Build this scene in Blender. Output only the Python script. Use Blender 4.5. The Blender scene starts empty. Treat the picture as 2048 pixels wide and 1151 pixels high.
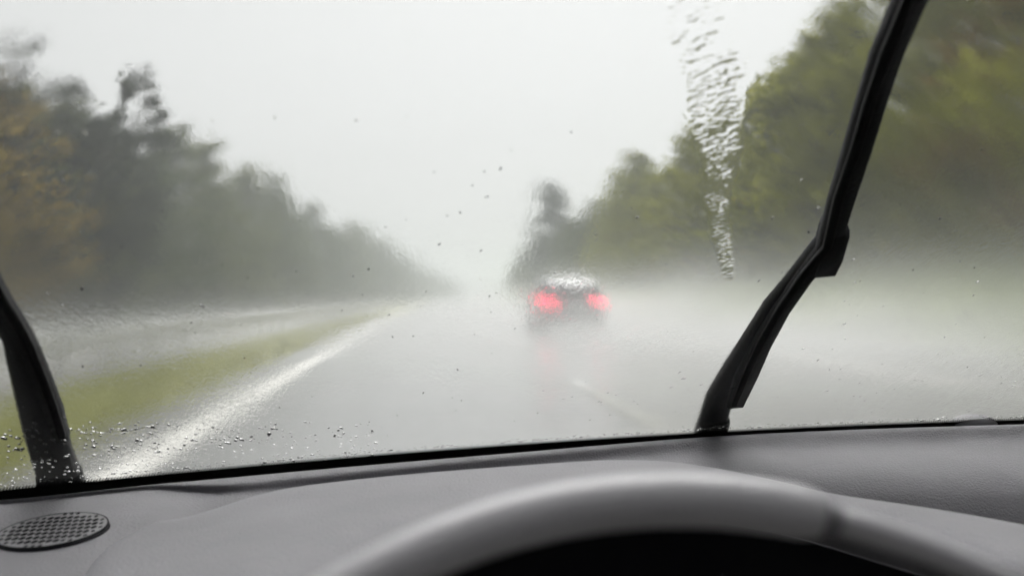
import bpy, bmesh, math, random
from mathutils import Vector, Matrix, noise
R = math.radians
rnd = random.Random(7)
C = bpy.context.scene.collection
sc = bpy.context.scene

# ------------------------------------------------------------------ camera
F, CX, CY, EYE = 1704.0, 1024.0, 575.5, Vector((0, 0, 1.05))
def cam_axes(yaw, pitch, roll):
    fwd = Vector((math.sin(yaw)*math.cos(pitch), math.cos(yaw)*math.cos(pitch), math.sin(pitch)))
    rt = Vector((math.cos(yaw), -math.sin(yaw), 0)); up = rt.cross(fwd)
    c, s = math.cos(roll), math.sin(roll)
    return c*rt - s*up, s*rt + c*up, fwd
RT, UP, FW = cam_axes(R(6.442), R(0.5875), R(1.2))
cam = bpy.data.cameras.new('camera'); co = bpy.data.objects.new('camera', cam); C.objects.link(co)
co.matrix_world = Matrix(((RT.x, UP.x, -FW.x, EYE.x), (RT.y, UP.y, -FW.y, EYE.y), (RT.z, UP.z, -FW.z, EYE.z), (0, 0, 0, 1)))
cam.sensor_width = 36; cam.lens = 36*F/2048; cam.clip_start = 0.02; cam.clip_end = 4000
cam.dof.use_dof = True; cam.dof.focus_distance = 1.0; cam.dof.aperture_fstop = 5.4
sc.camera = co
def ray(px, py): return FW + RT*((px-CX)/F) - UP*((py-CY)/F)
def on_z(px, py, z):                       # where a line of sight meets a level plane
    d = ray(px, py); return EYE + d*((z-EYE.z)/d.z)

# ------------------------------------------------------------------ helpers
def tag(o, label=None, cat=None, group=None, kind=None):
    if label: o['label'] = label
    if cat: o['category'] = cat
    if group: o['group'] = group
    if kind: o['kind'] = kind
    return o
def empty(name, loc=(0, 0, 0), rz=0):
    o = bpy.data.objects.new(name, None); C.objects.link(o); o.location = loc; o.rotation_euler.z = rz; return o
def link(name, me, parent=None):
    o = bpy.data.objects.new(name, me); C.objects.link(o)
    if parent is not None: o.parent = parent
    return o
def mesh(name, vs, fs, mats, parent=None, smooth=True, mi=None, uvs=None):
    me = bpy.data.meshes.new(name); me.from_pydata([tuple(v) for v in vs], [], fs)
    for m in (mats if isinstance(mats, (list, tuple)) else [mats]): me.materials.append(m)
    if smooth: me.polygons.foreach_set('use_smooth', [True]*len(me.polygons))
    if mi: me.polygons.foreach_set('material_index', mi)
    if uvs:
        l = me.uv_layers.new(name='UVMap')
        for i, lp in enumerate(me.loops): l.data[i].uv = uvs[lp.vertex_index]
    me.update(); return link(name, me, parent)
def from_bm(name, bm, mats, parent=None, smooth=True, bevel=0, seg=2):
    if bevel:
        bmesh.ops.bevel(bm, geom=[e for e in bm.edges if e.calc_face_angle(0) > 0.5], offset=bevel, segments=seg, affect='EDGES', profile=.5)
    bmesh.ops.recalc_face_normals(bm, faces=bm.faces)
    me = bpy.data.meshes.new(name); bm.to_mesh(me); bm.free()
    for m in (mats if isinstance(mats, (list, tuple)) else [mats]): me.materials.append(m)
    if smooth: me.polygons.foreach_set('use_smooth', [True]*len(me.polygons))
    return link(name, me, parent)
def hexa(bm, pts):                         # 8 corner points, bottom ring then top ring
    v = [bm.verts.new(p) for p in pts]
    for f in ((0,3,2,1),(4,5,6,7),(0,1,5,4),(1,2,6,5),(2,3,7,6),(3,0,4,7)): bm.faces.new([v[i] for i in f])
def box(bm, x0, x1, y0, y1, z0, z1):
    hexa(bm, [(x0,y0,z0),(x1,y0,z0),(x1,y1,z0),(x0,y1,z0),(x0,y0,z1),(x1,y0,z1),(x1,y1,z1),(x0,y1,z1)])
def loft(rows, closed=False, caps=False):
    n = len(rows[0]); vs = [p for r in rows for p in r]; fs = []
    for i in range(len(rows)-1):
        for j in range(n if closed else n-1):
            k = (j+1) % n
            fs.append((i*n+j, i*n+k, (i+1)*n+k, (i+1)*n+j))
    if caps: fs += [tuple(range(n))[::-1], tuple(range((len(rows)-1)*n, len(rows)*n))]
    return vs, fs
def interp(pts, x):                        # smooth curve through (x, y) points
    n = len(pts)
    if x <= pts[0][0]: i = 0
    elif x >= pts[-1][0]: i = n-2
    else: i = max(k for k in range(n-1) if pts[k][0] <= x)
    def sl(k):
        a, b = pts[max(k-1, 0)], pts[min(k+1, n-1)]; return (b[1]-a[1])/(b[0]-a[0])
    (x0, y0), (x1, y1) = pts[i], pts[i+1]; h = x1-x0; t = (x-x0)/h
    if t < 0: return y0+sl(0)*(x-x0)
    if t > 1: return y1+sl(n-1)*(x-x1)
    return (2*t**3-3*t*t+1)*y0 + (t**3-2*t*t+t)*h*sl(i) + (3*t*t-2*t**3)*y1 + (t**3-t*t)*h*sl(i+1)

# ------------------------------------------------------------------ materials
class NT:
    def __init__(s, name):
        s.m = bpy.data.materials.new(name); s.m.use_nodes = True; s.t = s.m.node_tree; s.t.nodes.clear()
        s.out = s.n('ShaderNodeOutputMaterial')
    def n(s, kind, ins=None, **kw):
        nd = s.t.nodes.new(kind)
        for k, v in kw.items(): setattr(nd, k, v)
        for k, v in (ins or {}).items():
            if hasattr(v, 'is_linked') or hasattr(v, 'links'): s.t.links.new(v, nd.inputs[k])
            else: nd.inputs[k].default_value = v
        return nd
    def math(s, op, a, b=0.0, c=None, clamp=False):
        nd = s.n('ShaderNodeMath', operation=op, use_clamp=clamp)
        for i, v in enumerate((a, b) if c is None else (a, b, c)):
            if hasattr(v, 'links'): s.t.links.new(v, nd.inputs[i])
            else: nd.inputs[i].default_value = v
        return nd.outputs[0]
    def noise(s, vec, scale, detail=3, rough=.55, dist=0):
        ins = {'Scale': scale, 'Detail': detail, 'Roughness': rough, 'Distortion': dist}
        if vec is not None: ins['Vector'] = vec
        return s.n('ShaderNodeTexNoise', ins).outputs['Fac']
    def ramp(s, fac, a, b, c0, c1):
        nd = s.n('ShaderNodeValToRGB', {'Fac': fac}); e = nd.color_ramp.elements
        e[0].position, e[1].position = a, b
        e[0].color, e[1].color = (*c0, 1), (*c1, 1); return nd.outputs[0]
    def mapr(s, v, a, b, c, d):
        return s.n('ShaderNodeMapRange', {'Value': v, 'From Min': a, 'From Max': b, 'To Min': c, 'To Max': d}).outputs[0]
    def coord(s, which='Object'): return s.n('ShaderNodeTexCoord').outputs[which]
    def scale(s, v, xyz): return s.n('ShaderNodeMapping', {'Vector': v, 'Scale': xyz}).outputs[0]
    def bsdf(s, **kw):
        p = s.n('ShaderNodeBsdfPrincipled', {k.replace('_', ' '): v for k, v in kw.items()})
        s.t.links.new(p.outputs[0], s.out.inputs['Surface']); return p
    def bump(s, p, h, dist, strength=1.0):
        b = s.n('ShaderNodeBump', {'Height': h, 'Distance': dist, 'Strength': strength}); s.t.links.new(b.outputs[0], p.inputs['Normal'])

def plain(name, col, rough=.5, grain=0, gscale=900, metal=0, var=.12, coat=0, spec=.5, vscale=6):
    t = NT(name); oc = t.coord()
    f = t.noise(oc, vscale, 4)
    c = t.ramp(f, .3, .7, [x*(1-var) for x in col], [min(1, x*(1+var)) for x in col])
    p = t.bsdf(Base_Color=c, Roughness=rough, Metallic=metal, Coat_Weight=coat, Specular_IOR_Level=spec)
    if grain: t.bump(p, t.noise(oc, gscale, 2), grain)
    return t.m

M = {}
# soft-touch dashboard plastic: fine leather-like grain, slightly violet grey
M['dash'] = plain('dash_plastic', (.188, .184, .198), .62, .0011, 420, var=.10, spec=.22, vscale=9)
M['hood'] = plain('hood_plastic', (.202, .198, .213), .58, .0010, 420, var=.10, spec=.25, vscale=9)
M['black'] = plain('black_plastic', (.006, .006, .008), .7, .0004, 900, spec=.1)
M['leather'] = plain('wheel_leather', (.43, .423, .444), .42, .0006, 420, var=.08, spec=.6, coat=.35)
M['seam'] = plain('seam_thread', (.20, .197, .207), .8)
M['rubber'] = plain('wiper_rubber', (.006, .006, .008), .6, .0008, 300, spec=.25)
M['armpaint'] = plain('wiper_arm_paint', (.005, .0055, .007), .5, .0004, 500, spec=.3)
M['frit'] = plain('frit_enamel', (.003, .003, .003), 1, spec=0)
M['liner'] = plain('headliner', (.30, .295, .29), .9, .001, 500)
M['grille'] = plain('grille_plastic', (.15, .147, .157), .5, .0003, 900, spec=.4)

# glass: clear inside face; outside face carries the water film
def coated(t, rough, bump=None, ior=1.45):           # coated pane: refraction with a weakened mirror image of the dashboard
    g = t.n('ShaderNodeBsdfRefraction', {'Color': (.992, .995, .994, 1), 'Roughness': rough, 'IOR': ior})
    s = t.n('ShaderNodeBsdfGlossy', {'Color': (1, 1, 1, 1), 'Roughness': .02}); fr = t.n('ShaderNodeFresnel', {'IOR': ior})
    if bump is not None:
        for nd in (g, s, fr): t.t.links.new(bump, nd.inputs['Normal'])
    mx = t.n('ShaderNodeMixShader', {0: t.math('MULTIPLY', fr.outputs[0], .11), 1: g.outputs[0], 2: s.outputs[0]})
    t.t.links.new(mx.outputs[0], t.out.inputs['Surface'])
t = NT('glass_clear'); coated(t, 0.0); M['glass_in'] = t.m
t = NT('rain_film_water'); coated(t, 0.0, ior=1.33); M['film'] = t.m
t = NT('glass_wet'); uv = t.n('ShaderNodeUVMap', uv_map='UVMap').outputs[0]
big = t.noise(t.scale(uv, (5, 3.2, 1)), 1, 3, .6, .6)
amount = t.mapr(big, .36, .66, .10, 1.0)
r1 = t.math('ABSOLUTE', t.math('SUBTRACT', t.noise(t.scale(uv, (105, 40, 1)), 1, 3, .62, 1.6), .5))
r2 = t.noise(t.scale(uv, (430, 190, 1)), 1, 2, .6, 1.0)
r3 = t.noise(t.scale(uv, (34, 15, 1)), 1, 3, .5, .4)
hgt = t.math('ADD', t.math('MULTIPLY', t.math('ADD', r1, t.math('MULTIPLY', r2, .60)), amount), t.math('MULTIPLY', r3, .14))
b = t.n('ShaderNodeBump', {'Height': hgt, 'Distance': .00012, 'Strength': 1.0}); coated(t, .002, b.outputs[0]); M['glass_wet'] = t.m
t = NT('rain_water'); g = t.n('ShaderNodeBsdfGlass', {'Color': (1, 1, 1, 1), 'Roughness': 0.0, 'IOR': 1.33})
t.t.links.new(g.outputs[0], t.out.inputs['Surface']); M['water'] = t.m

# wet asphalt
def asphalt(name, base, rmin, rmax):
    t = NT(name); oc = t.coord()
    wear = t.noise(t.scale(oc, (.55, .03, 1)), 1, 5, .6); fine = t.noise(oc, 45, 4)
    c = t.ramp(t.math('ADD', t.math('MULTIPLY', wear, .5), t.math('MULTIPLY', fine, .5)), .3, .7, [x*.7 for x in base], [x*1.3 for x in base])
    wet = t.noise(t.scale(oc, (.8, .12, 1)), 1, 4, .6)
    p = t.bsdf(Base_Color=c, Roughness=t.mapr(wet, .35, .65, rmin, rmax), Specular_IOR_Level=.5, Coat_Weight=.9, Coat_Roughness=.22, Coat_IOR=1.33)
    t.bump(p, t.noise(oc, 60, 3), .002, .25); return t.m
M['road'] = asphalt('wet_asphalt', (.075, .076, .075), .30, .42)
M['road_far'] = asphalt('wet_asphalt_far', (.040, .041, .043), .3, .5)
M['shoulder'] = asphalt('wet_shoulder', (.045, .044, .043), .35, .55)
t = NT('road_paint'); oc = t.coord(); w = t.noise(t.scale(oc, (30, 6, 1)), 1, 5, .7)
p = t.bsdf(Base_Color=t.ramp(w, .28, .45, (.75, .73, .69), (.92, .90, .85)), Roughness=.3, Coat_Weight=.9, Coat_Roughness=.22, Coat_IOR=1.33); t.bump(p, w, .003, .4); M['paint'] = t.m
M['veiled'] = plain('veiled_road_paint', (.30, .295, .28), .35, .003, 40, var=.35, coat=.9, vscale=9)  # dulled paint: the spray's veil over the lane dashes put into its colour
def grassy(name, a, b, sc_=1.1):
    t = NT(name); oc = t.coord(); f = t.noise(t.scale(oc, (sc_, sc_*.5, sc_)), 1, 6, .65)
    p = t.bsdf(Base_Color=t.ramp(f, .32, .68, a, b), Roughness=.85, Specular_IOR_Level=.2); t.bump(p, t.noise(oc, 25, 4), .05, .8); return t.m
M['grass'] = grassy('median_grass', (.22, .235, .08), (.50, .50, .19), 1.6)
M['blade'] = grassy('grass_blade', (.24, .255, .09), (.50, .50, .19), 2.5)
M['bank'] = grassy('verge_grass', (.22, .27, .10), (.36, .42, .17), .5)
M['soil'] = grassy('field_ground', (.05, .06, .03), (.09, .10, .05), .3)
t = NT('bark'); oc = t.coord(); f = t.noise(t.scale(oc, (6, 6, 1.2)), 1, 5, .65)
p = t.bsdf(Base_Color=t.ramp(f, .3, .7, (.030, .026, .022), (.085, .075, .062)), Roughness=.9); t.bump(p, f, .05); M['bark'] = t.m
def leafmat(name, dark, mid, light):
    t = NT(name); oc = t.coord(); geo = t.n('ShaderNodeNewGeometry')
    isl = geo.outputs['Random Per Island']; oi = t.n('ShaderNodeObjectInfo').outputs['Random']
    f = t.math('ADD', t.math('MULTIPLY', t.noise(oc, .55, 4, .6), .75), t.math('ADD', t.math('MULTIPLY', isl, .30), t.math('MULTIPLY', oi, .25)))
    nd = t.n('ShaderNodeValToRGB', {'Fac': f}); e = nd.color_ramp.elements
    e[0].position, e[0].color = .38, (*dark, 1); e[1].position, e[1].color = .92, (*light, 1)
    k = nd.color_ramp.elements.new(.65); k.color = (*mid, 1)
    d = t.n('ShaderNodeBsdfDiffuse', {'Color': nd.outputs[0]}); tr = t.n('ShaderNodeBsdfTranslucent', {'Color': nd.outputs[0]})
    mx = t.n('ShaderNodeMixShader', {0: .45, 1: d.outputs[0], 2: tr.outputs[0]}); t.t.links.new(mx.outputs[0], t.out.inputs['Surface']); return t.m
M['leaf_olive'] = leafmat('leaf_olive', (.13, .145, .024), (.28, .285, .044), (.42, .41, .07))
M['leaf_grey'] = leafmat('leaf_grey_green', (.06, .08, .032), (.115, .14, .056), (.20, .205, .07))
M['leaf_brown'] = leafmat('leaf_brown', (.13, .105, .026), (.26, .19, .05), (.40, .28, .075))
M['leaf_dark'] = leafmat('leaf_dark', (.035, .042, .032), (.070, .08, .062), (.11, .12, .09))

# ------------------------------------------------------------------ road (right-hand traffic, bending gently right far ahead)
def cx(y): return y*y/4500 if y > 0 else 0
YS = [-8, 0, 4, 8, 12, 16, 20, 25, 30, 36, 44, 54, 66, 80, 100, 120, 145, 170, 200, 230, 260, 300, 340, 380, 430]
def strip(name, x0, x1, z, mat, y0=-8, y1=430, n=1, zf=None, kind='structure'):
    ys = [y for y in YS if y0 < y < y1]; ys = [y0]+ys+[y1]
    rows = [[Vector((cx(y)+x0+(x1-x0)*i/n, y, z if zf is None else zf(x0+(x1-x0)*i/n, y))) for i in range(n+1)] for y in ys]
    vs, fs = loft(rows); o = mesh(name, vs, fs, mat); return tag(o, kind=kind)
g_ = 700
o = mesh('ground', [(-g_, -g_, -.12), (g_, -g_, -.12), (g_, g_, -.12), (-g_, g_, -.12)], [(0, 1, 2, 3)], M['soil']); tag(o, kind='structure')
strip('road', -2.62, 9.0, 0, M['road'], n=4)
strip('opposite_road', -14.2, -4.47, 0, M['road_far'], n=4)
strip('median_strip', -4.47, -2.62, 0, M['grass'], n=6, zf=lambda x, y: .05*math.sin(math.pi*(x+4.47)/1.85)-.002)
def bank_z(x, y):
    s = max(0, x-9.0); return min(2.3, .02+.30*s*min(1, s/3)) + .12*noise.noise((x*.4, y*.2, 3))*min(1, s)
strip('right_bank', 9.0, 40, 0, M['bank'], n=20, zf=bank_z)
def lbank_z(x, y):
    s = max(0, -14.2-x); return min(.6, .02+.10*s) + .10*noise.noise((x*.4, y*.2, 9))*min(1, s)
strip('left_verge', -45, -14.2, 0, M['soil'], n=18, zf=lbank_z)
strip('road_marking', -1.99, -1.71, .005, M['paint'])
strip('road_marking', 5.72, 5.94, .005, M['paint'])
strip('road_marking', -7.07, -6.80, .005, M['paint'])
for k in range(12):
    y0 = 4.6 + 18*k - (0 if k else 0)
    strip('road_marking', 1.80, 1.96, .005, M['veiled'], y0, y0+6.0)
    strip('road_marking', -10.6, -10.44, .005, M['paint'], y0+3, y0+9)
# steel guard rail along the central strip: one W-section beam on posts
t = NT('galvanised_steel'); oc = t.coord(); f = t.noise(oc, 3, 5)
t.bsdf(Base_Color=t.ramp(f, .3, .7, (.30, .305, .31), (.42, .425, .43)), Roughness=.5, Metallic=.25); M['steel'] = t.m
gl = empty('guard_rail', (-4.75, 4, 0)); tag(gl, 'grey steel guard rail on posts between the grass strip and the opposite road', 'guard rail')
ys = [2+1.0*k for k in range(40)]+[42+4*k for k in range(70)]
WP = [(0, .42), (.03, .44), (.075, .475), (.075, .525), (.025, .555), (.025, .605), (.075, .635), (.075, .685), (.03, .72), (0, .735), (-.006, .735), (.019, .605), (.019, .555), (-.006, .42)]
rows = [[Vector((cx(y)+dx, y-4, z)) for dx, z in WP] for y in ys]; vs, fs = loft(rows, closed=True, caps=True); mesh('beam', vs, fs, M['steel'], gl)
bm = bmesh.new(); box(bm, -.075, -.015, -.05, .05, -.05, .70); p0 = from_bm('post', bm, M['steel'], gl, smooth=False, bevel=.006); p0.location = (cx(6), 2, 0)
for k in range(1, 60):
    c = p0.copy(); C.objects.link(c); y = 6+2.0*k if k < 30 else 66+4*(k-30); c.location = (cx(y), y-4, 0)
# grass tufts on the central strip and on the near edge of the bank
def tufts(name, n, xf, zf, mat, h0, h1, y0, y1, pw=2.2):
    vs, fs = [], []
    for i in range(n):
        y = y0+(y1-y0)*rnd.random()**pw; x = xf(); z = zf(x, y); X = cx(y)+x
        for k in range(3):
            a = rnd.uniform(0, 6.28); h = rnd.uniform(h0, h1); w = h*.13; l = rnd.uniform(.1, .6)*h
            bx, by = X+rnd.uniform(-.06, .06), y+rnd.uniform(-.06, .06); b0 = len(vs)
            vs += [(bx-w*math.sin(a), by+w*math.cos(a), z-.01), (bx+w*math.sin(a), by-w*math.cos(a), z-.01), (bx+l*math.cos(a), by+l*math.sin(a), z+h)]
            fs.append((b0, b0+1, b0+2))
    return mesh(name, vs, fs, mat, smooth=False)
tag(tufts('grass', 9000, lambda: rnd.uniform(-4.5, -2.58), lambda x, y: .05*math.sin(math.pi*(x+4.47)/1.85), M['blade'], .04, .13, 5, 60), 'short bright grass on the central strip left of the white edge line', 'grass', kind='stuff')
tag(tufts('grass', 5000, lambda: rnd.uniform(9.1, 15), bank_z, M['bank'], .08, .28, 10, 70), 'pale green grass on the bank right of the road', 'grass', kind='stuff')

# ------------------------------------------------------------------ trees
def crown_mesh(name, seed, mat, kind):
    """Crown (height 1, radius about .28): leaf-clump faces gathered on the ends of many boughs; returns crown mesh and trunk mesh."""
    r = random.Random(seed); vs, fs = [], []; limbs = []
    tv, tf = [], []
    def tube(a, b, ra, rb, k=6):
        d = (b-a).normalized(); u = d.orthogonal().normalized(); w = d.cross(u); b0 = len(tv)
        for p, q in ((a, ra), (b, rb)):
            for i in range(k): tv.append(p+(u*math.cos(6.283*i/k)+w*math.sin(6.283*i/k))*q)
        for i in range(k): tf.append((b0+i, b0+(i+1) % k, b0+k+(i+1) % k, b0+k+i))
    p = Vector((0, 0, 0)); ax = [p]
    top = .93 if kind != 'round' else .8
    for i in range(1, 9):
        p = Vector((p.x+r.uniform(-.012, .012), p.y+r.uniform(-.012, .012), top*i/8)); ax.append(p)
    for i in range(8): tube(ax[i], ax[i+1], .019*(1-i/8.6), .019*(1-(i+1)/8.6))
    def axis(z): i = min(7, int(z/top*8)); f = z/top*8-i; return ax[i].lerp(ax[i+1], min(1, f))
    nb = {'broad': 62, 'tall': 58, 'round': 54, 'bare': 40}[kind]
    for k in range(nb):
        f = (k+.5)/nb
        if kind == 'tall': z = .06+.91*f; rad = .19*min(1, 1.25*(1.02-z))*r.uniform(.5, 1.15)+.01
        elif kind == 'round': z = .14+.72*f; rad = .30*math.sqrt(max(.05, 1-((z-.58)/.46)**2))*r.uniform(.6, 1.1)
        else: z = .05+.90*f; rad = (.27*(1-max(0, z-.30)**1.25*1.42))*r.uniform(.45, 1.2)
        a = k*2.399+r.uniform(-.4, .4); s = axis(min(z*.86, top))
        e = Vector((s.x+rad*math.cos(a), s.y+rad*math.sin(a), min(.985, z+rad*r.uniform(-.05, .35)+(r.uniform(0, .07) if z > .55 else 0))))
        tube(s, e, .006, .0018, 4)
        sz = r.uniform(.050, .085) if z < .6 else r.uniform(.026, .062); n = {'broad': 62, 'tall': 70, 'round': 120, 'bare': 9}[kind]
        for j in range(n):
            q = e.lerp(s, r.random()**2*.75) if j % 3 == 0 else e
            v = Vector((r.gauss(0, 1), r.gauss(0, 1), r.gauss(0, .75)))*sz*.55; c = q+v
            if c.z < .015: continue
            l = r.uniform(.010, .021); nrm = Vector((r.gauss(0, 1), r.gauss(0, 1), r.gauss(.5, 1))).normalized()
            u = nrm.orthogonal().normalized()*l; w = nrm.cross(u)*r.uniform(.5, .9)
            a2 = r.uniform(0, 6.28); u, w = u*math.cos(a2)+w*math.sin(a2), w*math.cos(a2)-u*math.sin(a2)
            b0 = len(vs); vs += [c-u, c-w*.8, c+u*1.1, c+w]; fs.append((b0, b0+1, b0+2, b0+3))
        if kind == 'bare':
            for j in range(5):
                d = Vector((math.cos(a)+r.uniform(-.8, .8), math.sin(a)+r.uniform(-.8, .8), r.uniform(.2, 1.2))).normalized()*r.uniform(.04, .1)
                q = s.lerp(e, r.uniform(.5, 1)); tube(q, q+d, .0022, .0008, 3)
    def mk(nm, V, Fc, m):
        me = bpy.data.meshes.new(nm); me.from_pydata([tuple(x) for x in V], [], Fc); me.materials.append(m); me.update(); return me
    return mk(name+'_crown', vs, fs, mat), mk(name+'_trunk', tv, tf, M['bark'])
PROTO = {}
for key, mat in (('olive', 'leaf_olive'), ('grey', 'leaf_grey'), ('brown', 'leaf_brown')):
    PROTO[key] = [crown_mesh('broad', 10+i+hash(key[0]) % 1, M[mat], 'broad') for i in range(3)]
PROTO['dark_round'] = [crown_mesh('round', 31, M['leaf_dark'], 'round')]
PROTO['dark_tall'] = [crown_mesh('tall', 41, M['leaf_dark'], 'tall')]
PROTO['bare'] = [crown_mesh('bare', 51, M['leaf_dark'], 'bare')]
def tree(x, y, h, kind, label, group=None, wide=1.0, name='tree', z=None):
    cm, tm = PROTO[kind][rnd.randrange(len(PROTO[kind]))]
    X = x+cx(y); zz = (bank_z(x, y) if x > 0 else lbank_z(x, y)) if z is None else z
    o = empty(name, (X, y, zz-.05), rnd.uniform(0, 6.28)); o.scale = (h*wide, h*wide, h)
    tag(o, label, 'tree', group)
    link('trunk', tm, o); link('crown', cm, o); return o
def at_row(px, py, x):                     # distance where a line of sight meets a tree row, and the height there
    d = ray(px, py); best = None
    for k in range(150, 3200):
        y = k*.1
        if (d.x/d.y)*y >= x+cx(y) if x < 0 else (d.x/d.y)*y <= x+cx(y): 
            continue
        best = y if x > 0 and best is None else best
    return best
LTOP = [(-200, -10), (0, 150), (60, 140), (130, 190), (290, 290), (330, 285), (400, 310), (450, 330), (500, 355), (550, 372), (600, 415), (650, 430), (700, 450), (760, 480), (800, 510), (850, 535), (900, 565)]
RTOP = [(1030, 545), (1060, 500), (1150, 440), (1200, 400), (1250, 350), (1300, 312), (1400, 250), (1450, 225), (1500, 190), (1560, 160), (1640, 60), (1720, -40), (1900, -160), (2300, -300)]
def px_of(p):
    d = p-EYE; z = d.dot(FW); return CX+F*d.dot(RT)/z, CY-F*d.dot(UP)/z
def top_height(x, y, prof):
    """tree height at this place so that the row's ragged outline climbs as in the photograph"""
    px, py = px_of(Vector((x+cx(y), y, 8))); py = interp(prof, px); d = ray(px, py)
    return max(5, EYE.z + d.z/d.y*y)
y = 22; i = 0
while y < 425:
    x = -18.0+rnd.uniform(-.9, .9); zb = lbank_z(x, y)
    h = (top_height(x, y, LTOP)-zb)*(rnd.uniform(.80, 1.14) if y > 46 else rnd.uniform(.93, 1.04)); h = min(max(h, 8.5), 17)
    if y < 41: k, lab, gr = 'brown', 'rust-brown tree of the nearest clump beyond the opposite road', 'rust-brown trees on the near left'
    elif y < 110: k, lab, gr = 'grey', 'grey-green tree in the middle stretch of the row beyond the opposite road', 'grey-green trees along the opposite road'
    else: k, lab, gr = 'grey', 'tree of the far left row fading into the rain mist', 'misty trees far along the left side'
    tree(x, y, h, k, lab, gr, wide=rnd.uniform(.9, 1.15)*min(1.2, 11/h)); y += rnd.uniform(3.4, 5.4)*(1+y/260)*(1 if y > 46 else .66); i += 1
y = 15
while y < 250:
    x = 15.5+rnd.uniform(-.8, .8); zb = bank_z(x, y)
    h = (top_height(x, y, RTOP)-zb)*(rnd.uniform(.80, 1.12) if y > 42 else rnd.uniform(.93, 1.02)); h = min(max(h, 7 if y > 27 else 12), 15)
    if y < 33: k, lab, gr = ('brown' if 17 < y < 20.5 else 'olive'), None, 'olive trees on the near right'
    elif y < 75: k, lab, gr = 'olive', 'olive-green tree in the row that slopes down behind the car', 'olive trees behind the car'
    else: k, lab, gr = 'grey', 'pale misty tree at the far end of the right row', 'misty trees far along the right side'
    if k == 'brown': lab, gr = 'brownish tree at the right edge among olive neighbours', 'brownish trees at the right edge'
    elif lab is None: lab = 'tall olive-green tree on the bank by the right wiper'
    tree(x, y, h, k, lab, gr, wide=rnd.uniform(.9, 1.15)*min(1.25, 11.5/h)); y += rnd.uniform(3.3, 5.0)*(1+y/260)*(1 if y > 40 else .62)
def special(px, py, dist, kind, label, wide=1.0, name='tree'):
    d = ray(px, py); p = EYE+d*(dist/d.y); x = p.x-cx(dist); zb = bank_z(x, dist) if x > 0 else lbank_z(x, dist)
    return tree(x, dist, p.z-zb, kind, label, None, wide, name)
special(212, 138, 45, 'dark_round', 'dark round-crowned tree standing above the left row', .85)
special(1106, 368, 112, 'dark_tall', 'tall dark slender tree at the end of the right row above the car', 1.45)
special(25, 62, 36, 'bare', 'bare thin-twigged tree at the top left corner', .8, 'bare_tree')
special(1700, 5, 33, 'dark_tall', 'dark narrow tree top between the sky and the right wiper', .9)
# leafy undergrowth that closes the foot of both rows
def undergrowth(name, mat, xa, xb, zf, y0, y1, n, hmax, label):
    vs, fs = [], []
    for i in range(n):
        y = y0+(y1-y0)*rnd.random()**1.5; x = rnd.uniform(xa, xb); zb = zf(x, y)
        hh = hmax*(.55+.45*noise.noise((x*.3, y*.23, 5)))*1.1; z = zb+hh*rnd.random()**.8
        c = Vector((x+cx(y), y, z)); l = rnd.uniform(.12, .30)*(1+y/160)
        nrm = Vector((rnd.gauss(0, 1), rnd.gauss(0, 1), rnd.gauss(.4, 1))).normalized(); u = nrm.orthogonal().normalized()*l; w = nrm.cross(u)*.8
        b0 = len(vs); vs += [c-u, c-w, c+u, c+w]; fs.append((b0, b0+1, b0+2, b0+3))
    return tag(mesh(name, vs, fs, mat, smooth=False), label, 'undergrowth', kind='stuff')
undergrowth('undergrowth', M['leaf_grey'], -24, -16.3, lbank_z, 16, 425, 50000, 4.6, 'dark undergrowth filling the foot of the left tree row')
undergrowth('undergrowth', M['leaf_olive'], 14.2, 22, bank_z, 10, 250, 38000, 4.2, 'olive undergrowth filling the foot of the right tree row')

# ------------------------------------------------------------------ the car ahead
M['carpaint'] = plain('car_paint', (.12, .123, .128), .28, coat=.8, metal=.3, var=.05)
M['carglass'] = plain('car_window', (.010, .011, .012), .08, var=.02)
M['tyre'] = plain('tyre_rubber', (.018, .018, .018), .8)
M['rim'] = plain('wheel_rim', (.35, .35, .36), .35, metal=.8)
M['plate'] = plain('plate_white', (.7, .7, .68), .4)
t = NT('tail_lamp'); em = t.n('ShaderNodeEmission', {'Color': (1, .022, .085, 1), 'Strength': 9.0}); t.t.links.new(em.outputs[0], t.out.inputs['Surface']); M['lamp'] = t.m; t.m.cycles.emission_sampling = 'NONE'
suv = empty('hatchback', (4.3, 23.0, 0), -math.atan(2*23/4500))
tag(suv, 'grey hatchback driving ahead in the spray with both tail lamps lit red', 'car')
def section(y, w, zb, zt, tuck, rr):        # rounded cross-section of the body at a station
    pts = []
    for sx, sz in ((1, 0), (1, 1), (-1, 1), (-1, 0)):
        for k in range(5):
            a = (k/4)*math.pi/2
            cxx, czz = w-rr, (zt-rr if sz else zb+rr)
            if (sx, sz) == (1, 0): dx, dz = math.sin(a), -math.cos(a)
            elif (sx, sz) == (1, 1): dx, dz = math.cos(a), math.sin(a)
            elif (sx, sz) == (-1, 1): dx, dz = -math.sin(a), math.cos(a)
            else: dx, dz = -math.cos(a), -math.sin(a)
            tk = tuck if sz else 0
            pts.append(Vector((sx*(cxx-tk)+dx*rr, y, czz+dz*rr)))
    return pts
low = [section(y, w, zb, zt, tk, .09) for y, w, zb, zt, tk in ((-.02, .80, .42, .86, .03), (.05, .87, .32, .96, .03), (.3, .90, .26, 1.0, .03), (1.2, .91, .24, 1.0, .03), (2.6, .91, .24, .98, .03), (3.4, .90, .26, .96, .04), (4.0, .86, .28, .90, .06), (4.3, .74, .36, .80, .08))]
vs, fs = loft(low, closed=True, caps=True); mesh('body', vs, fs, M['carpaint'], suv)
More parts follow.
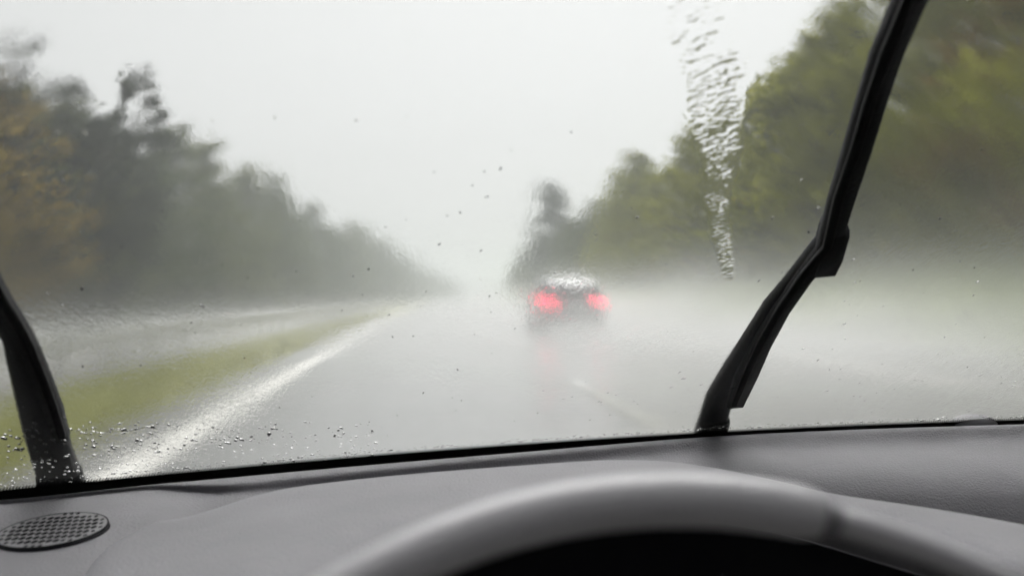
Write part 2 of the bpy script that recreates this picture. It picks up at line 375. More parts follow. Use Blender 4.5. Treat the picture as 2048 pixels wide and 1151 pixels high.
up = [section(y, w, .90, zt, tk, .10) for y, w, zt, tk in ((.10, .80, 1.12, .02), (.25, .82, 1.31, .07), (.40, .82, 1.42, .10), (.75, .82, 1.52, .14), (1.3, .83, 1.58, .17), (2.0, .83, 1.56, .17), (2.6, .82, 1.42, .14), (3.2, .80, 1.05, .03))]
vs, fs = loft(up, closed=True, caps=True); mesh('cabin', vs, fs, M['carpaint'], suv)
bm = bmesh.new(); hexa(bm, [(-.66, .085, 1.0), (.66, .085, 1.0), (.66, .19, 1.0), (-.66, .19, 1.0), (-.60, .215, 1.27), (.60, .215, 1.27), (.60, .32, 1.27), (-.60, .32, 1.27)])
from_bm('rear_window', bm, M['carglass'], suv, bevel=.02)
bm = bmesh.new(); hexa(bm, [(-.62, .19, 1.29), (.62, .19, 1.29), (.64, .45, 1.36), (-.64, .45, 1.36), (-.62, .20, 1.325), (.62, .20, 1.325), (.64, .46, 1.455), (-.64, .46, 1.455)])
from_bm('spoiler', bm, M['carpaint'], suv, bevel=.012)
for s in (-1, 1):
    bm = bmesh.new(); hexa(bm, [(s*.835, .65, 1.02), (s*.845, 2.9, 1.02), (s*.80, 2.85, 1.03), (s*.79, .68, 1.03), (s*.70, .8, 1.45), (s*.70, 2.4, 1.43), (s*.66, 2.38, 1.42), (s*.66, .82, 1.44)])
    from_bm('side_window', bm, M['carglass'], suv, bevel=.01)
    bm = bmesh.new(); hexa(bm, [(s*.52, -.035, .82), (s*.86, .03, .82), (s*.88, .18, .82), (s*.52, .12, .82), (s*.54, -.01, .92), (s*.85, .07, .95), (s*.87, .2, .95), (s*.54, .12, .92)])
    from_bm('tail_lamp', bm, M['lamp'], suv, bevel=.02)
    bm = bmesh.new(); box(bm, s*.90 if s > 0 else -1.06, 1.06 if s > 0 else -.90, 2.75, 2.87, 1.0, 1.13); from_bm('mirror', bm, M['carpaint'], suv, bevel=.03)
    for yy in (.75, 3.35):
        rows = [[Vector((s*(.68+xx), yy+rr*math.cos(6.283*k/28), .32+rr*math.sin(6.283*k/28))) for k in range(28)] for xx, rr in ((0, .2), (0, .29), (.03, .32), (.19, .32), (.22, .29), (.22, .2))]
        vs, fs = loft(rows, closed=True); w = mesh('wheel', vs, fs, M['tyre'], suv)
        bm = bmesh.new(); bmesh.ops.create_circle(bm, cap_ends=True, segments=24, radius=.205, matrix=Matrix.Translation((s*.875, yy, .32)) @ Matrix.Rotation(math.pi/2, 4, 'Y'))
        from_bm('rim', bm, M['rim'], w, smooth=False)
bm = bmesh.new(); hexa(bm, [(-.84, -.07, .40), (.84, -.07, .40), (.90, .3, .40), (-.90, .3, .40), (-.82, -.09, .64), (.82, -.09, .64), (.905, .3, .64), (-.905, .3, .64)]); from_bm('bumper', bm, M['carpaint'], suv, bevel=.03)
bm = bmesh.new(); box(bm, -.26, .26, -.06, -.03, .70, .81); from_bm('licence_plate', bm, M['plate'], suv, bevel=.006)
bm = bmesh.new(); box(bm, -.02, .32, .10, .125, 1.04, 1.06); from_bm('rear_wiper', bm, M['rubber'], suv, bevel=.004)

# ------------------------------------------------------------------ our car
car = empty('car', (0, 0, 0)); tag(car, 'grey car interior with rain-wet windscreen, dashboard and steering wheel, seen from the driver seat', 'car')
SL = R(33); SD = Vector((0, -math.cos(SL), math.sin(SL))); NR = Vector((0, math.sin(SL), math.cos(SL)))
ZG = .885
def base_y(x): return .9278+.2118*x-.1911*x*x
def G(u, v, off=0): return Vector((u, base_y(u), ZG)) + SD*v + NR*off
def on_glass(px, py, off=0):               # (u, v) where a line of sight meets the pane (or a shell parallel to it)
    d = ray(px, py); lo, hi = .15, 2.5
    def f(tt):
        p = EYE+d*tt-NR*off; return p.y-base_y(p.x)+(p.z-ZG)/math.tan(SL)
    for _ in range(50):
        m = (lo+hi)/2
        if f(m) < 0: lo = m
        else: hi = m
    p = EYE+d*lo-NR*off; return p.x, (p.z-ZG)/math.sin(SL)
# windscreen: a closed, curved, laminated pane
NU, NV, TH = 40, 24, .005; U0, U1, V0, V1 = -.56, 1.46, -.07, .74
inner = [[G(U0+(U1-U0)*i/NU, V0+(V1-V0)*j/NV) for i in range(NU+1)] for j in range(NV+1)]
outer = [[G(U0+(U1-U0)*i/NU, V0+(V1-V0)*j/NV, TH) for i in range(NU+1)] for j in range(NV+1)]
uvs = [(U0+(U1-U0)*i/NU, V0+(V1-V0)*j/NV) for j in range(NV+1) for i in range(NU+1)]
vi, fi = loft(inner); vo, fo = loft(outer); n0 = len(vi)
fs = [f[::-1] for f in fi]+[tuple(k+n0 for k in f) for f in fo]; mi = [0]*len(fi)+[1]*len(fo)
W = NU+1; ring = [i for i in range(W)]+[j*W+NU for j in range(1, NV+1)]+[NV*W+i for i in range(NU-1, -1, -1)]+[j*W for j in range(NV-1, 0, -1)]
for a, b in zip(ring, ring[1:]+ring[:1]): fs.append((a, b, b+n0, a+n0)); mi.append(0)
ws = mesh('windscreen', vi+vo, fs, [M['glass_in'], M['glass_wet']], car, smooth=True, mi=mi, uvs=uvs+uvs)
bm = bmesh.new(); bm.from_mesh(ws.data); bmesh.ops.recalc_face_normals(bm, faces=bm.faces); bm.to_mesh(ws.data); bm.free()
# enamel band with its fading dots, printed on the inside face (a film of its own 0.6 mm in front)
FT = [(-100, 974), (0, 972), (170, 966), (350, 950), (700, 914), (1024, 888), (1400, 862), (1700, 850), (2048, 839), (2200, 835)]
vs, fs = [], []
N = 90
for i in range(N+1):
    u = U0+.01+(U1-U0-.02)*i/N
    vs += [G(u, -.065, -.0006), G(u, 0, -.0006)]
for i in range(N): fs.append((2*i, 2*i+2, 2*i+3, 2*i+1))
for row, (vv, rr) in enumerate(((.0012, .00105), (.0034, .00085), (.0054, .00062))):
    k = 0; u = -.55
    while u < 1.3:
        c = (u+(.0012 if row % 2 else 0), vv); b0 = len(vs)
        for q in range(7): vs.append(G(c[0]+rr*math.cos(6.283*q/7), c[1]+rr*1.25*math.sin(6.283*q/7), -.0006))
        fs.append(tuple(range(b0, b0+7))); u += .0024
mesh('frit_band', vs, fs, M['frit'], ws, smooth=False)

# water on the outside of the pane
rw = random.Random(3)
vs, fs = [], []
def drop(u, v, a, b, h, ang, skew=0):
    k = 9; b0 = len(vs); ca, sa = math.cos(ang), math.sin(ang)
    ph = [rw.uniform(.85, 1.15) for _ in range(k)]
    def P(r_, q, z):
        x, y = a*r_*ph[q]*math.cos(6.283*q/k), b*r_*ph[q]*math.sin(6.283*q/k); y += skew*(y/b if b else 0)**2*b
        return G(u+ca*x-sa*y, v+sa*x+ca*y, TH+.0006+z)
    for r_, z in ((1, 0), (.94, h*.38), (.72, h*.78), (.38, h*.97)):
        for q in range(k): vs.append(P(r_, q, z))
    vs.append(G(u, v, TH+.0006+h))
    for s in range(3):
        for q in range(k): fs.append((b0+s*k+q, b0+s*k+(q+1) % k, b0+(s+1)*k+(q+1) % k, b0+(s+1)*k+q))
    for q in range(k): fs.append((b0+3*k+q, b0+3*k+(q+1) % k, b0+4*k))
    fs.append(tuple(b0+q for q in range(k))[::-1])
def lower_left():
    px, py = rw.uniform(-20, 760), rw.uniform(838, 968); return on_glass(px, py, TH)
for i in range(540):
    u, v = lower_left(); s = rw.uniform(.0005, .0013)*(1.5 if rw.random() < .12 else 1); drop(u, v, s, s*rw.uniform(1, 1.9), s*.6, rw.uniform(-.5, .9))
for i in range(260):                       # small beads left behind elsewhere by the blades
    u, v = rw.uniform(-.45, .9), rw.uniform(.02, .5); s = rw.uniform(.0003, .0008)
    drop(u, v, s, s*rw.uniform(1, 3.2), s*.5, rw.uniform(-1.2, .6))
for i in range(60):
    u, v = rw.uniform(.1, .75), rw.uniform(.02, .16); s = rw.uniform(.0004, .0007)
    drop(u, v, s, s*rw.uniform(1, 4), s*.5, rw.uniform(-1.3, -.5))
for i in range(1000):                      # water heaped along the lower edge
    u = rw.uniform(-.5, 1.1); v = abs(rw.gauss(0, .0045))+.001; s = rw.uniform(.0003, .0010)*(1.8 if rw.random() < .08 else 1)
    drop(u, v, s*1.4, s, s*.45, rw.uniform(-.3, .3))
o = mesh('raindrops', vs, fs, M['water']); o.data.polygons.foreach_set('use_smooth', [p.loop_total < 5 for p in o.data.polygons]); tag(o, 'raindrops beaded on the outside of the windscreen, thickest along its lower edge', 'rain', kind='stuff')
# the rivulet right of the middle and two wind-blown threads at the lower left
def rivulet(name, path, widths, hh, label, rs, seed):
    pts = [Vector((*on_glass(px, py, TH), 0)) for px, py in path]; n = 0; rows = []
    ns = max(40, int(sum((b-a).length for a, b in zip(pts, pts[1:]))/.0008)); m = 29
    ts = [i/(len(pts)-1) for i in range(len(pts))]
    for i in range(ns+1):
        tt = i/ns; u = interp(list(zip(ts, [p.x for p in pts])), tt); v = interp(list(zip(ts, [p.y for p in pts])), tt); w = interp(list(zip(ts, widths)), tt)
        wl = w*(1+.55*noise.noise((tt*ns*.055, seed, 0))+.10*noise.noise((tt*ns*.2, seed, 4))); wr = w*(1+.55*noise.noise((tt*ns*.055, seed, 9))+.10*noise.noise((tt*ns*.2, seed, 7)))
        end = min(1, tt*ns/6, (1-tt)*ns/10+.02); row = []
        for j in range(m):
            s = -1+2*j/(m-1); x = u+(wl if s < 0 else wr)*s*(.3+.7*end)
            q_ = min(1, (1-abs(s))/.7); prof = q_*q_*(3-2*q_)
            rip = noise.noise((x*rs*.55, v*rs*1.5, seed))*.75+noise.noise((x*rs*1.5, v*rs*3.2, seed+2))*.4; film = min(1, max(.0, .75+1.3*noise.noise((x*55, v*42, seed+5))))
            row.append((x, v, hh*prof*end*max(.04, .5+.95*rip)*film))
        rows.append(row)
    vs = [G(x, v, TH+.00067+z) for r_ in rows for x, v, z in r_]; k = len(vs)
    vs += [G(x, v, TH+.0006) for r_ in rows for x, v, z in r_]; fs = []
    for i in range(ns):
        for j in range(m-1):
            a = i*m+j; fs.append((a, a+1, a+m+1, a+m)); fs.append((k+a, k+a+m, k+a+m+1, k+a+1))
    ring = [j for j in range(m)]+[i*m+m-1 for i in range(1, ns+1)]+[ns*m+j for j in range(m-2, -1, -1)]+[i*m for i in range(ns-1, 0, -1)]
    for a, b in zip(ring, ring[1:]+ring[:1]): fs.append((a, k+a, k+b, b))
    bm = bmesh.new(); bv = [bm.verts.new(p) for p in vs]
    for f in fs: bm.faces.new([bv[q] for q in f])
    o = from_bm(name, bm, M['water'], smooth=False); nt_ = ns*(m-1)
    o.data.polygons.foreach_set('use_smooth', [i < 2*nt_ and i % 2 == 0 for i in range(len(o.data.polygons))])
    return tag(o, label, 'water')
# one thin film of rainwater over the whole pane; it swells into the rippled streak right of the middle
SP = [Vector((*on_glass(px, py, TH), 0)) for px, py in [(1375, -90), (1386, 0), (1403, 90), (1422, 180), (1430, 260), (1431, 340), (1434, 410), (1444, 470), (1453, 540)]]
SW = [.040, .038, .034, .024, .0175, .0150, .0110, .0085, .0055]
SU = sorted((p.y, p.x) for p in SP); SWV = sorted((p.y, w) for p, w in zip(SP, SW))
u_lo, u_hi = min(p[1] for p in SU)-.055, max(p[1] for p in SU)+.055
us = [U0+.004+(u_lo-U0-.004)*k/40 for k in range(40)]+[u_lo+(u_hi-u_lo)*k/190 for k in range(190)]+[u_hi+(U1-.004-u_hi)*k/60 for k in range(61)]
v_lo, v_hi = SU[0][0]-.02, min(V1-.01, SU[-1][0]+.03)
vv_ = [V0+.004, V0+.03]+[V0+.066+(v_lo-V0-.066)*k/6 for k in range(6)]+[v_lo+(v_hi-v_lo)*k/620 for k in range(621)]+([v_hi+(V1-.006-v_hi)*k/4 for k in range(1, 5)])
def film_z(u, v):
    if v <= SU[0][0]-.012 or v >= v_hi: return 0
    c = interp(SU, v); w = interp(SWV, v)*(1+.35*noise.noise((v*24, 1.3, 0 if u < c else 9)) + .25*noise.noise((v*75, 1.3, 4 if u < c else 7)))
    s = abs(u-c)/max(.002, w)
    if s >= 1: return 0
    q_ = min(1, (1-s)/.5); prof = q_*q_*(3-2*q_)*min(1, (v-SU[0][0]+.012)/.02)
    a, b = u+.1*v, v-.4*(u-c)
    wq = noise.noise((u*90, v*70, 2.2))*.006; rip = noise.noise((a*210+wq*150, (b+wq)*340, 1.3))*.62+noise.noise((a*480, b*760, 3.3))*.5
    film = min(1, max(.30, .85+1.1*noise.noise((a*55, v*42, 6.3))))
    return .00085*prof*max(.03, .5+.95*rip)*film
nu, nv = len(us), len(vv_)
vs = [G(u, v, TH+.0005+film_z(u, v)) for v in vv_ for u in us]; k0 = len(vs)
fs = [(a+nu, a+nu+1, a+1, a) for jv in range(nv-1) for a in range(jv*nu, jv*nu+nu-1)]; nt_ = len(fs)
vs += [G(u, v, TH+.0002) for v in vv_ for u in us]; fs += [(k0+a, k0+d, k0+c, k0+b) for a, b, c, d in fs]
ring = list(range(nu))+[jv*nu+nu-1 for jv in range(1, nv)]+[(nv-1)*nu+q for q in range(nu-2, -1, -1)]+[jv*nu for jv in range(nv-2, 0, -1)]
k1 = len(vs)                               # the side walls have their own corners, so the face keeps its true normals
for a in ring: vs += [vs[a], vs[k0+a]]
nr_ = len(ring)
for q in range(nr_): fs.append((k1+2*q, k1+2*q+1, k1+2*((q+1) % nr_)+1, k1+2*((q+1) % nr_)))
o = mesh('rain_film', vs, fs, M['film'], smooth=False); o.data.polygons.foreach_set('use_smooth', [q < nt_ for q in range(len(fs))])
tag(o, 'film of rainwater over the whole windscreen with one broad rippled streak right of the middle', 'water')
rivulet('water_streak', [(150, 866), (180, 857), (205, 860), (232, 852), (262, 856), (290, 848), (318, 853)], [.0006, .0011, .0009, .0014, .0018, .0022, .0010], .0007, 'thin wavy thread of water over the grass at the lower left of the windscreen', 420, 5.1)

# wipers: arm and blade laid along the outside of the pane
def bar(bm, path, off0, off1, taper=1.0):
    """tapered solid along a path of (px, py, half width in metres): sits between two heights above the pane"""
    rows = []
    pts = [(Vector((*on_glass(px, py, (off0+off1)/2), 0)), w) for px, py, w in path]
    for i, (p, w) in enumerate(pts):
        a, b = pts[max(0, i-1)][0], pts[min(len(pts)-1, i+1)][0]; d = (b-a).normalized(); s = Vector((-d.y, d.x, 0))
        mid = (off0+off1)/2; hh = (off1-off0)/2
        prof = [(-1, -.5), (-1, .4), (-.7, .85), (-.25, 1), (.25, 1), (.7, .85), (1, .4), (1, -.5), (.8, -1), (-.8, -1)]
        rows.append([G(p.x+s.x*w*q, p.y+s.y*w*q, mid+hh*z) for q, z in prof])
    vs, fs = loft(rows, closed=True, caps=True); bv = [bm.verts.new(x) for x in vs]
    for f in fs: bm.faces.new([bv[q] for q in f])
def wiper(label, arm, blade, rub, clip, knuckle):
    w = empty('wiper'); w.parent = car; w['label'] = label
    bm = bmesh.new(); bar(bm, arm, .016, .030); from_bm('wiper_arm', bm, M['armpaint'], w)
    bm = bmesh.new(); bar(bm, blade, .008, .021); from_bm('wiper_blade', bm, M['rubber'], w)
    bm = bmesh.new(); bar(bm, rub, .0008, .009); from_bm('wiper_rubber', bm, M['rubber'], w)
    bm = bmesh.new(); bar(bm, clip, .006, .034); from_bm('blade_clip', bm, M['armpaint'], w)
    bm = bmesh.new(); bar(bm, knuckle, .010, .036); from_bm('arm_knuckle', bm, M['armpaint'], w)
wiper('right-hand windscreen wiper raised across the view',
      [(1412, 905, .0185), (1418, 850, .0185), (1440, 780, .0165), (1472, 725, .0150), (1510, 665, .0135), (1550, 600, .0120), (1590, 550, .0105), (1625, 505, .0100), (1650, 470, .0090)],
      [(1468, 800, .0105), (1490, 745, .0130), (1520, 680, .0110), (1560, 610, .0085), (1606, 545, .0075), (1652, 490, .0100), (1680, 390, .0108), (1710, 295, .0108), (1738, 200, .0107), (1770, 100, .0106), (1812, 0, .0105), (1870, -120, .0100), (1930, -270, .0085)],
      [(1466, 805, .0035), (1490, 745, .0040), (1520, 680, .0040), (1560, 610, .0040), (1606, 545, .0040), (1652, 490, .0040), (1675, 390, .0040), (1708, 295, .0040), (1736, 200, .0040), (1770, 100, .0040), (1812, 0, .0040), (1870, -120, .0040), (1930, -270, .0040)],
      [(1640, 522, .0112), (1652, 495, .0118), (1666, 445, .0112)],
      [(1410, 915, .021), (1418, 862, .0200), (1428, 832, .0180)])
wiper('left-hand windscreen wiper leaning out past the left edge',
      [(130, 1000, 0.0176), (122, 950, 0.0172), (100, 885, 0.0154), (86, 828, 0.0150), (70, 770, 0.0132), (52, 713, 0.0110), (38, 667, 0.0092), (10, 617, 0.0084), (-30, 560, 0.0075), (-70, 500, 0.0070)],
      [(125, 865, 0.0053), (108, 810, 0.0062), (86, 750, 0.0057), (62, 690, 0.0053), (36, 640, 0.0048), (4, 590, 0.0048), (-20, 545, 0.0048), (-80, 460, 0.0048)],
      [(125, 868, 0.0026), (108, 810, 0.0026), (86, 750, 0.0026), (62, 690, 0.0026), (36, 640, 0.0026), (4, 590, 0.0026), (-20, 545, 0.0026), (-80, 460, 0.0026)],
      [(-52, 520, 0.0088), (-70, 495, 0.0088), (-90, 465, 0.0088)],
      [(128, 1010, 0.0198), (126, 975, 0.0189), (118, 935, 0.0167)])

# dashboard: lofted from the windscreen foot to the driver
PXS = [-260+40*i for i in range(66)]
LIP = [(-260, 1016), (0, 998), (350, 962), (700, 930), (1024, 903), (1400, 872), (1700, 857), (2048, 846), (2380, 838)]
LIPZ = [(-260, .880), (1200, .880), (1700, .882), (2380, .885)]
BAND = [(-260, 4), (300, 5), (440, 17), (700, 15), (969, 11), (1300, 8), (1700, 7), (2380, 6)]
DROP = [(-260, 3), (300, 5), (420, 14), (500, 26), (700, 30), (1000, 32), (1300, 36), (1600, 42), (2380, 40)]
DZ = [(-260, .001), (300, .002), (440, .009), (700, .014), (2380, .017)]
def lin(p, x): 
    for (a, b), (c, d) in zip(p, p[1:]):
        if x <= c: return b+(d-b)*max(0, (x-a))/(c-a)
    return p[-1][1]
rows = [[] for _ in range(9)]
for x in PXS:
    ly = interp(LIP, x); lz = lin(LIPZ, x); p0 = on_z(x, ly, lz)
    yb = ly+lin(BAND, x); yd = yb+lin(DROP, x); dz = lin(DZ, x)
    pb = on_z(x, yb, lz-.0022); pd = on_z(x, yd, lz-.003-dz)
    ym = (yb+yd)/2; pm = on_z(x, yb+(yd-yb)*.55, lz-.003-dz*.68)
    pc = on_z(x, max(yd+40, 957+ (0 if x > 1300 else 40)), lz-.0065-dz); pe = on_z(x, 1190, .860); k_ = min(1, max(0, (x-330)/150), max(0, (2330-x)/140)); k_ = k_*k_*(3-2*k_); pe = pe.lerp(pc+Vector((0, .0, -.14)), k_)
    rows[0].append(p0+Vector((0, .02, -.05))); rows[1].append(p0+Vector((0, .004, -.003))); rows[2].append(p0); rows[3].append(pb); rows[4].append(pm); rows[5].append(pd); rows[6].append(pc)
    rows[7].append(pe); rows[8].append(Vector((pe.x, pe.y-.25*(1-k_), .80-.2*k_)))
for r_ in rows:                            # carry the top on to both doors, following the foot of the glass
    a, b = r_[0].copy(), r_[-1].copy()
    for xx in (-.50, -.57):
        if xx < a.x: r_.insert(0, Vector((xx, a.y+base_y(xx)-base_y(a.x), a.z)))
    for k in range(1, 7):
        xx = b.x+(1.47-b.x)*k/6; r_.append(Vector((xx, b.y+(base_y(xx)-base_y(b.x)), b.z)))
n_ = min(len(r_) for r_ in rows); rows = [r_[len(r_)-n_:] for r_ in rows]
vs, fs = loft(rows); dash = mesh('dashboard', vs, [f[::-1] for f in fs], M['dash'], car)
md = dash.modifiers.new('round', 'SUBSURF'); md.levels = md.render_levels = 2

# the pod over the instruments: crest, soft top, near lip, dark recess
CREST = [(150, 1180), (182, 1128), (200, 1097), (238, 1066), (300, 1038), (360, 1030), (420, 1014), (500, 988), (578, 970), (700, 955), (828, 943), (1043, 927), (1203, 917), (1280, 917), (1340, 920), (1424, 932), (1500, 947), (1580, 964), (1660, 984), (1800, 1004), (1920, 1022), (2048, 1045), (2240, 1085)]
CZ = [(150, .862), (300, .868), (500, .878), (800, .887), (1280, .890), (1500, .886), (1700, .878), (2048, .872), (2240, .868)]
NEAR = [(150, 1420), (300, 1330), (420, 1270), (560, 1200), (800, 1075), (1000, 1020), (1250, 990), (1450, 998), (1650, 1032), (1850, 1085), (2048, 1140), (2240, 1200)]
px = [150+ (2240-150)*i/110 for i in range(111)]
rows = [[] for _ in range(10)]
for x in px:
    c = on_z(x, interp(CREST, x), lin(CZ, x)); n = on_z(x, interp(NEAR, x), lin(CZ, x)-.001)
    out = Vector((c.x-.1, c.y-.5, 0)).normalized()
    rows[0].append(c+out*.03+Vector((0, 0, -.045))); rows[1].append(c+out*.008+Vector((0, 0, -.012))); rows[2].append(c+out*.002+Vector((0, 0, -.002)))
    for k, f in ((3, .05), (4, .3), (5, .65), (6, .93)): rows[k].append(c.lerp(n, f)+Vector((0, 0, .006*math.sin(math.pi*f))))
    rows[7].append(n+Vector((0, 0, -.004))); rows[8].append(n+Vector((0, .006, -.016))); rows[9].append(n+Vector((0, .05, -.03)))
vs, fs = loft(rows); pod = mesh('instrument_hood', vs, fs, M['hood'], dash); md = pod.modifiers.new('round', 'SUBSURF'); md.levels = md.render_levels = 1
rows2 = [[p+Vector((0, 0, -.001)) for p in rows[9]], [p+Vector((0, .03, -.10)) for p in rows[9]], [p+Vector((0, -.10, -.17)) for p in rows[9]], [p+Vector((0, -.2, -.40)) for p in rows[9]]]
vs, fs = loft(rows2); mesh('instrument_panel', vs, fs, M['black'], dash)  # near-black base stands in for the shade under the hood

# round speaker grille at the corner of the dashboard
sa, sb = on_z(106, 1040, lin(LIPZ, 106)-.0075), on_z(106, 1190, .860)
for k in range(200):                       # the point of the dashboard's slope where the grille sits
    sp = sa.lerp(sb, k/200)
    if px_of(sp)[1] > 1061: break
spx = on_z(219, 1044, sp.z+.0005); spr = (Vector((spx.x, spx.y, 0))-Vector((sp.x, sp.y, 0))).length*.98; sp = sp+Vector((0, 0, .0019))
gr = empty('speaker_grille', sp); gr.parent = dash
gr.rotation_euler = (math.atan2(sa.z-sb.z, sa.y-sb.y), 0, 0)
vs, fs = [], []; hx = spr/8.6
def ringpts(r_, z, n=64): return [Vector((r_*math.cos(6.2832*k/n), r_*math.sin(6.2832*k/n), z)) for k in range(n)]
ca_, cb_ = 2*spr/15.6, 2*spr/8.8            # staggered rows of upright oval holes
for rj in range(-7, 8):
    for qi in range(-12, 13):
        cxx, cyy = ca_*(qi+.5*(rj % 2)), cb_*rj; rr = math.hypot(cxx, cyy)
        if rr > spr*1.08: continue
        b0 = len(vs); sm = 1 if rr < spr*.80 else .7; solid = rr > spr*.925
        for k in range(16):
            an = 6.2832*k/16; c_, s_ = math.cos(an), math.sin(an); m_ = max(abs(c_), abs(s_))
            p = Vector((cxx+ca_*.5*c_/m_, cyy+cb_*.5*s_/m_, 0)); q = Vector((cxx+ca_*.46*sm*c_, cyy+cb_*.42*sm*s_, 0))
            if solid: q = Vector((cxx, cyy, 0))+(q-Vector((cxx, cyy, 0)))*.01
            for w_ in (p, q):
                if w_.length > spr*.975: w_ *= spr*.975/w_.length
            vs += [p, q, q+Vector((0, 0, -.0005))]
        for k in range(16):
            m = (k+1) % 16; fs.append((b0+3*k, b0+3*m, b0+3*m+1, b0+3*k+1)); fs.append((b0+3*k+1, b0+3*m+1, b0+3*m+2, b0+3*k+2))
cap = mesh('grille_cover', vs, fs, M['grille'], gr, smooth=False)
rows = [ringpts(spr*.97, .0), ringpts(spr*.98, -.0010), ringpts(spr*.992, -.0010), ringpts(spr*1.0, .0002), ringpts(spr*1.03, -.0045)]
vs, fs = loft(rows, closed=True); mesh('grille_ring', vs, fs, [M['black']], gr)
vs = ringpts(spr*.98, -.0012)+[Vector((0, 0, -.0012))]; mesh('speaker_recess', vs, [(k, (k+1) % 64, 64) for k in range(64)], M['black'], gr)

# small light sensor dome at the windscreen foot, far right
sd = on_z(1945, 846, .8795); rows = []
for k in range(7):
    a2 = k/6*math.pi/2; rows.append([Vector((.030*math.cos(a2)*math.cos(6.283*q/24), .022*math.cos(a2)*math.sin(6.283*q/24), .0155*math.sin(a2))) for q in range(24)])
vs, fs = loft(rows, closed=True, caps=True); so = mesh('sun_sensor', vs, fs, M['grille'], dash); so.location = sd

# steering wheel
TAU = R(36); e1 = Vector((1, 0, 0)); e2 = Vector((0, math.sin(TAU), math.cos(TAU))); e3 = e1.cross(e2)
d = ray(1285, 962); topP = EYE+d*.245; RM, rm = .178, .0074
WC = topP-e2*(RM+rm*.8)
wheel = empty('steering_wheel'); wheel.parent = car
def rim_pt(a, b, r_, k=1.0): return WC+(e1*math.sin(a)+e2*math.cos(a))*(RM+r_*math.cos(b)*k)+e3*(r_*1.12*math.sin(b))
NA = 360; SA = R(16.5); rows = []
for i in range(NA):
    a = 6.28318*i/NA; da = abs(a-SA); r_ = rm*(1-.16*math.exp(-(da/R(1.3))**2))*(.50 if SA < a < 1.6 else 1)
    rows.append([rim_pt(a, 6.28318*j/24, r_) for j in range(24)])
rows.append(rows[0]); vs, fs = loft(rows, closed=True)
mi = [1 if abs(i-16.5) < .8 else 0 for i in range(NA) for j in range(24)]
mesh('rim', vs, fs, [M['leather'], M['seam']], wheel, mi=mi)
bm = bmesh.new(); hubc = WC-e3*.0
def wl(x, y, z): return WC+e1*x+e2*y+e3*z
hexa(bm, [wl(-.075, -.06, -.02), wl(.075, -.06, -.02), wl(.085, .05, -.02), wl(-.085, .05, -.02), wl(-.06, -.05, .03), wl(.06, -.05, .03), wl(.07, .04, .03), wl(-.07, .04, .03)]); from_bm('hub', bm, M['black'], wheel, bevel=.012, seg=3)
for s in (-1, 1):
    bm = bmesh.new(); hexa(bm, [wl(s*.07, -.03, -.012), wl(s*.175, -.02, -.006), wl(s*.175, .015, -.006), wl(s*.07, .03, -.012), wl(s*.07, -.03, .012), wl(s*.175, -.02, .006), wl(s*.175, .015, .006), wl(s*.07, .03, .012)]); from_bm('spoke', bm, M['black'], wheel, bevel=.004)
bm = bmesh.new(); hexa(bm, [wl(-.03, -.175, -.006), wl(.03, -.175, -.006), wl(.035, -.055, -.012), wl(-.035, -.055, -.012), wl(-.03, -.175, .006), wl(.03, -.175, .006), wl(.035, -.055, .012), wl(-.035, -.055, .012)]); from_bm('spoke', bm, M['black'], wheel, bevel=.004)

# cabin shell round the camera (roof, doors, rear wall): unseen, its openings shaped for the light on the wheel
bm = bmesh.new(); box(bm, -.56, 1.46, .24, .30, 1.30, 1.335); box(bm, -.56, 1.46, -1.6, -.35, 1.30, 1.335); box(bm, -.56, -.42, -.35, .24, 1.30, 1.335); box(bm, 1.32, 1.46, -.35, .24, 1.30, 1.335); from_bm('roof', bm, M['liner'], car, bevel=.01)  # opened above the wheel to let light down onto its rim
for x0, x1 in ((-.63, -.57), (1.47, 1.53)):
    bm = bmesh.new(); box(bm, x0, x1, -1.6, .72, .25, .90); from_bm('door', bm, M['liner'], car, bevel=.01)
    bm = bmesh.new(); box(bm, x0, x1, -1.6, -.12, .905, 1.298); from_bm('rear_light_block', bm, M['liner'], car, bevel=.01)  # added in place of rear side windows, to cut back light on the wheel
bm = bmesh.new(); box(bm, -.57, 1.47, -1.68, -1.61, .25, 1.335); from_bm('rear_wall', bm, M['liner'], car, bevel=.01)  # closed up to the roof, without a rear window, to cut light from behind
bm = bmesh.new(); box(bm, -.57, 1.47, -1.6, 1.0, .20, .24); from_bm('cabin_floor', bm, M['liner'], car, bevel=.005)

# ------------------------------------------------------------------ air: rain haze and tyre spray
def volume(name, dens, col, aniso):
    t = NT(name); v = t.n('ShaderNodeVolumePrincipled', {'Color': (*col, 1), 'Density': dens, 'Anisotropy': aniso})
    t.t.links.new(v.outputs[0], t.out.inputs['Volume']); return t.m
bm = bmesh.new(); box(bm, -g_-20, g_+20, -g_-20, g_+20, -1.2, 22)
tag(from_bm('haze', bm, volume('rain_haze', .0029, (.915, .95, .942), .45), smooth=False), 'pale rain haze over the whole road', 'haze', kind='stuff')
t = NT('road_spray'); pos = t.n('ShaderNodeNewGeometry').outputs['Position']; sx = t.n('ShaderNodeSeparateXYZ', {0: pos})
hz = t.mapr(sx.outputs[0], 3.5, 16, .40, .80)
zf = t.math('POWER', 2.718, t.math('MULTIPLY', t.math('DIVIDE', sx.outputs[2], hz), -1.0))
puff = t.mapr(t.noise(t.scale(pos, (.30, .12, .45)), 1, 2, .5), .33, .68, .12, 1.9)
edge = t.mapr(sx.outputs[1], 4, 11, 0, 1)
lane = t.math('MULTIPLY', t.mapr(sx.outputs[0], 3, 8, 1.0, 2.7), 1.0)
lane = t.math('MULTIPLY', lane, t.math('MULTIPLY', t.mapr(sx.outputs[0], .6, 3.4, .30, 1.0), t.mapr(sx.outputs[0], 9, 16, 1.0, .04)))
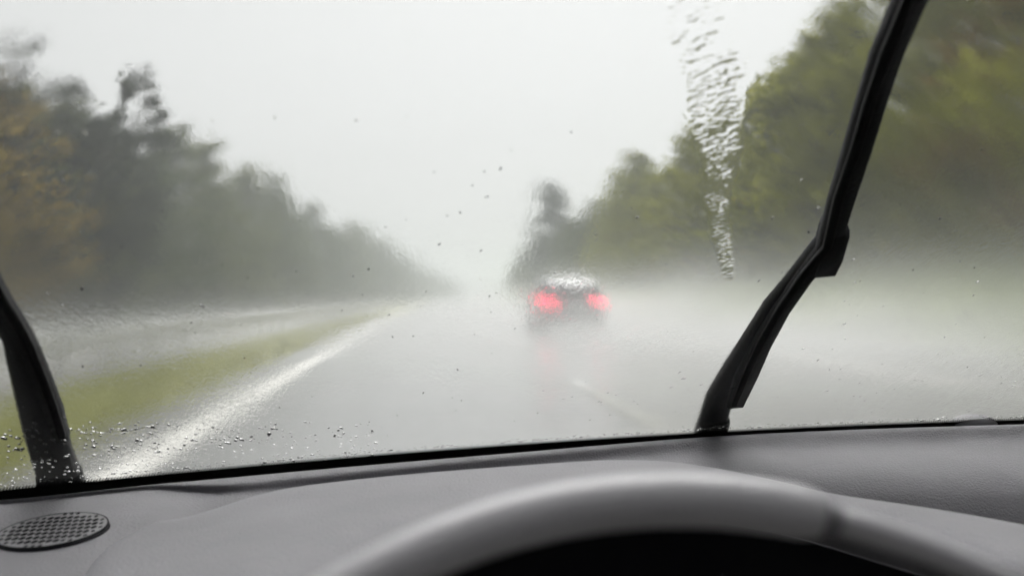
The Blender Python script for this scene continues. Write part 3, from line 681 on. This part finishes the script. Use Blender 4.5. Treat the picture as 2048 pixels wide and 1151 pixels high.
near = t.math('MULTIPLY', t.mapr(sx.outputs[1], 30, 70, 1.0, .30), t.mapr(sx.outputs[1], 23.5, 28, 1.6, 1.0))
dn = t.math('MULTIPLY', t.math('MULTIPLY', zf, puff), t.math('MULTIPLY', t.math('MULTIPLY', lane, near), edge))
dn = t.math('MULTIPLY', dn, .125)
v = t.n('ShaderNodeVolumePrincipled', {'Color': (.985, .99, .985, 1), 'Density': dn, 'Anisotropy': .3}); t.t.links.new(v.outputs[0], t.out.inputs['Volume'])
bm = bmesh.new(); box(bm, -13, 25, 4, 160, .02, 4.6); sp_ = from_bm('spray', bm, t.m, smooth=False)
tag(sp_, 'white tyre spray rolling over the wet lanes behind the hatchback', 'spray', kind='stuff')
t.m.cycles.volume_step_rate = .5 if hasattr(t.m, 'cycles') else 1

# ------------------------------------------------------------------ light
w = bpy.data.worlds.new('World'); sc.world = w; w.use_nodes = True; nt = w.node_tree; nt.nodes.clear()
EL, AZ = R(56), R(16)                       # a bright patch high ahead, slightly right, behind the overcast
sky = nt.nodes.new('ShaderNodeTexSky'); sky.sky_type = 'NISHITA'; sky.sun_disc = False; sky.sun_elevation = EL; sky.sun_rotation = AZ; sky.dust_density = 6; sky.air_density = 1.0; sky.ozone_density = 1.0
hs = nt.nodes.new('ShaderNodeHueSaturation'); hs.inputs['Saturation'].default_value = .06
bg = nt.nodes.new('ShaderNodeBackground'); bg.inputs['Strength'].default_value = .15
out = nt.nodes.new('ShaderNodeOutputWorld')
gm = nt.nodes.new('ShaderNodeGamma'); gm.inputs['Gamma'].default_value = .42   # the cloud layer evens the sky out
nt.links.new(sky.outputs[0], hs.inputs['Color']); nt.links.new(hs.outputs[0], gm.inputs['Color']); nt.links.new(gm.outputs[0], bg.inputs['Color']); nt.links.new(bg.outputs[0], out.inputs['Surface'])
sun = bpy.data.lights.new('sun', 'SUN'); sun.energy = 1.5; sun.angle = R(60); sun.color = (1, .975, .95)
so = bpy.data.objects.new('sun', sun); C.objects.link(so)
dirv = Vector((math.sin(AZ)*math.cos(EL), math.cos(AZ)*math.cos(EL), math.sin(EL)))
so.rotation_euler = dirv.to_track_quat('Z', 'Y').to_euler(); so.location = (0, 0, 60)

# ------------------------------------------------------------------ render settings
vs_ = sc.view_settings; vs_.view_transform = 'Standard'; vs_.look = 'None'; vs_.gamma = 1; vs_.use_curve_mapping = False; vs_.exposure = 1.29
cy = sc.cycles
cy.max_bounces = 12; cy.diffuse_bounces = 3; cy.glossy_bounces = 3; cy.transmission_bounces = 10; cy.volume_bounces = 2; cy.use_adaptive_sampling = True; cy.adaptive_threshold = .02; cy.transparent_max_bounces = 8
cy.use_light_tree = False; cy.caustics_refractive = True; cy.caustics_reflective = False; cy.use_denoising = True; cy.sample_clamp_indirect = 8
cy.volume_step_rate = 1.0; cy.volume_max_steps = 256
